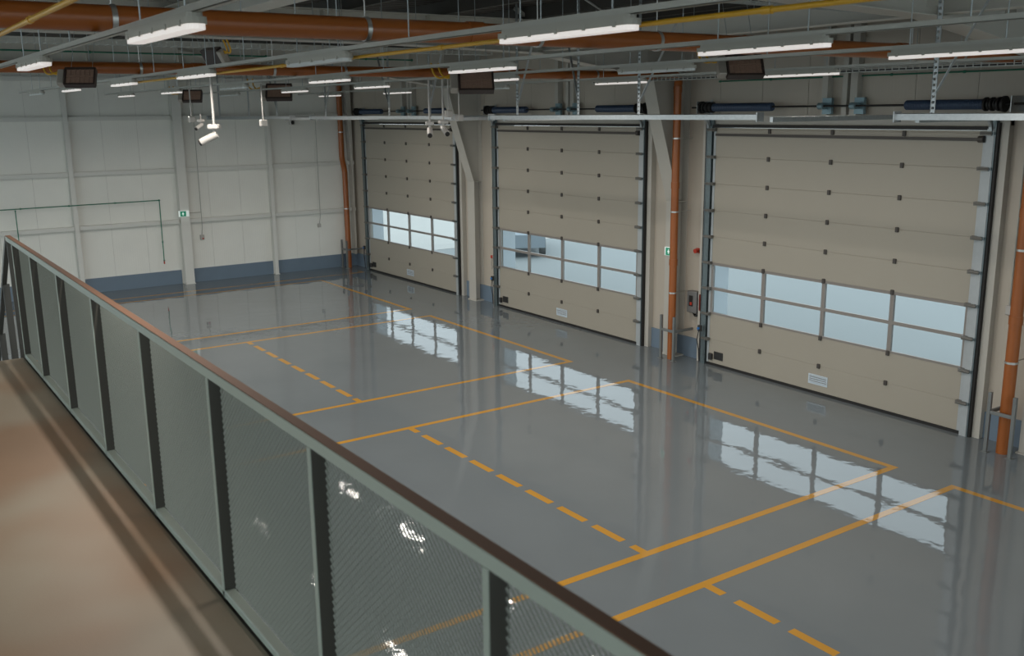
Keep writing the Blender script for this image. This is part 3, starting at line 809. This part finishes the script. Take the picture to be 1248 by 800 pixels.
R = thing('guard_railing', 'grey green steel balcony railing with expanded metal mesh panels', 'railing', (XD, YR, ZD))
def rx(x): return x - XD
px = [19.51, 20.42, 21.53, 22.65, 23.79, 24.92, 26.01, 27.10, 28.20, 29.30, 30.40]
m = MB().bbox(rx(19.20), rx(30.6), .0, .041, 1.022, 1.069, .004)
m.build('handrail', M['rail'], R)
m = MB().box(rx(19.19), rx(30.6), .0005, .0405, 1.0692, 1.0735)  # thin brown layer over the upper face of the handrail
tag(m.build('handrail_top', M['cap'], R), 'brown top face of the handrail')
MB().bbox(rx(19.49), rx(30.6), .0, .05, .0, .035, .004).build('bottom_rail', M['rail'], R)
for x in px:
    m = MB().box(rx(x) - .0125, rx(x) + .0125, .004, .064, -.10, 1.022)
    p = m.build('post', M['railp'], R)
    m = MB().box(rx(x) - .0125, rx(x) + .0125, -.0, .004, -.0, 1.022)  # deck-side face of the post, in the lighter railing colour
    m.build('post_edge', M['rail'], p)
def expanded(w, h, lw=.030, sw=.0135, strand=.0027, thick=.0018, y=.052):
    v = []; f = []; nx = int(w / lw) * 2; nz = int(h / sw)
    hx = lw / 2; hz = sw / 2
    for j in range(nz + 1):
        # zigzag strand j: touches strand j+1 at odd nodes and strand j-1 at even nodes
        b = len(v)
        for i in range(nx + 1):
            up = (i % 2 == 0) == (j % 2 == 0)
            zc = j * sw + (hz * .92 if up else -hz * .92) * 1.0
            zc = min(max(zc, 0), h)
            x = i * hx
            for dz, dy in ((-strand/2, -.0022), (strand/2, .0022), (strand/2, .0022 + thick), (-strand/2, -.0022 + thick)):
                v.append((x, y + dy, zc + dz))
        for i in range(nx):
            o = b + i * 4
            for k in range(4):
                k2 = (k + 1) % 4; f.append((o + k, o + k2, o + 4 + k2, o + 4 + k))
    return v, f
cache = {}
for a, b in zip(px, px[1:]):
    if a > 28.5: continue
    w = b - a - .03; key = round(w, 2)
    if key not in cache:
        v, f = expanded(w, .985)
        me = bpy.data.meshes.new('mesh_panel'); me.from_pydata(v, [], f); me.materials.append(M['mesh']); cache[key] = me
    o = bpy.data.objects.new('mesh_panel', cache[key]); C.objects.link(o); o.parent = R; o.location = (rx(a) + .015, 0, .036)
# stair railing falling away beyond the end of the deck
S = thing('stair_railing', 'dark steel stair railing falling away at the far end of the balcony', 'railing', (XD, YR, ZD))
sl = -.80
def sz(x): return 1.045 + (x - (-.33)) * -sl if x < -.33 else 1.045
pts = [(-.33, .02, 1.045), (-2.6, .02, 1.045 - 2.27 * .8)]
MB().bar(pts[0], pts[1], .041, .047).build('handrail', M['railp'], S)
for x in (-.30, -.95, -1.75):
    MB().box(x - .0125, x + .0125, .004, .064, -.25 + min(0, (x + .30) * .8), 1.03 + min(0, (x + .33) * .8)).build('post', M['railp'], S)
MB().bar((-.0, .034, -.10), (-2.6, .034, -.10 - 2.3 * .8), .03, .20).build('stringer', M['railp'], S)
m = MB()
for k in range(9): m.box(-.28 * (k + 1), -.28 * k, -1.0, .0, -.21 * (k + 1) - .03, -.21 * (k + 1))
tag(m.build('stair_tread', M['guard'], S), 'steel stair treads')
S2 = thing('stair_railing', 'dark steel stair railing at the left edge of the photo', 'railing', (XD, YR - 1.1, ZD))
MB().bar((.02, .02, 1.045), (-2.3, .02, 1.045 - 2.3 * .8), .041, .047).build('handrail', M['railp'], S2)
for x in (-.02, -.95, -1.75): MB().box(x - .0125, x + .0125, .004, .064, min(0, x * .8), 1.03 + min(0, x * .8)).build('post', M['railp'], S2)

# ------------------------------------------------------------------ outside
tag(MB().box(-60, 110, .36, 140, -.25, -.06).build('yard_ground', M['yard']), 'pale concrete yard outside the doors', 'yard', kind='structure')
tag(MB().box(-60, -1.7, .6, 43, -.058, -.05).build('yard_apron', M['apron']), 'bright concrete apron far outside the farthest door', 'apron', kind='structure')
tag(MB().box(-60, 110, -90, YB - .02, -.25, -.06).box(XE + .02, 110, YB, .3, -.25, -.06).build('rear_ground', M['yard']), 'ground outside behind the camera', 'yard', kind='structure')
m = MB().box(-48, 6, 44, 60, -.06, 7).box(-50, 8, 43.5, 61, 7, 7.4)
b = thing('neighbour_building', 'white industrial building far outside the farthest door window', 'building', (0, 0, 0))
m.build('wall', M['house'], b); 
m = MB()
for k in range(7): m.box(-44 + k * 7, -41 + k * 7, 43.9, 44, 1.2, 2.6)
m.build('window_band', M['carp'], b)
def car(loc, rz, label):
    t = thing('parked_car', label, 'car', loc, math.radians(rz))
    prof = [(-2.1, .35), (-2.1, .8), (-1.5, .92), (-1.0, 1.4), (.6, 1.42), (1.2, .95), (2.0, .8), (2.1, .4)]
    MB().prism(prof, -.85, .85, 'y').build('body', M['carp'], t)
    for x in (-1.35, 1.3):
        for y in (-.8, .8): MB().tube([(x, y - .1, .32), (x, y + .1, .32)], .32, 18).build('wheel', M['grey'], t)
car((.1, 6.5, -.06), 148, 'grey parked car seen through the left window of the middle door')

# ------------------------------------------------------------------ light
w = bpy.data.worlds.new('World'); bpy.context.scene.world = w; w.use_nodes = True
bg = w.node_tree.nodes['Background']; bg.inputs[0].default_value = (.86, .97, 1.0, 1); bg.inputs[1].default_value = 1.95

# ------------------------------------------------------------------ camera
cam = bpy.data.cameras.new('Camera'); co = bpy.data.objects.new('Camera', cam); C.objects.link(co)
yaw, pit, roll = 2.53890597, -.220525032, -.0110071602
fwd = Vector((math.cos(pit)*math.cos(yaw), math.cos(pit)*math.sin(yaw), math.sin(pit)))
rt = Vector((math.sin(yaw), -math.cos(yaw), 0)); up = rt.cross(fwd)
Rr = math.cos(roll)*rt + math.sin(roll)*up; U = -math.sin(roll)*rt + math.cos(roll)*up
co.matrix_world = Matrix(((Rr.x, U.x, -fwd.x, 28.9553331), (Rr.y, U.y, -fwd.y, -13.6433647), (Rr.z, U.z, -fwd.z, 4.90219670), (0, 0, 0, 1)))
cam.sensor_width = 36; cam.lens = 1182.15808 / 1248 * 36; cam.clip_start = .05; cam.clip_end = 400
cam.dof.use_dof = True; cam.dof.focus_distance = 16; cam.dof.aperture_fstop = 4.0
sc = bpy.context.scene; sc.camera = co
vs = sc.view_settings; vs.view_transform = 'Standard'; vs.look = 'None'; vs.exposure = 0; vs.gamma = 1; vs.use_curve_mapping = False
sc.cycles.use_denoising = True; sc.cycles.max_bounces = 8; sc.cycles.diffuse_bounces = 5; sc.cycles.transparent_max_bounces = 16
sc.cycles.sample_clamp_indirect = 4
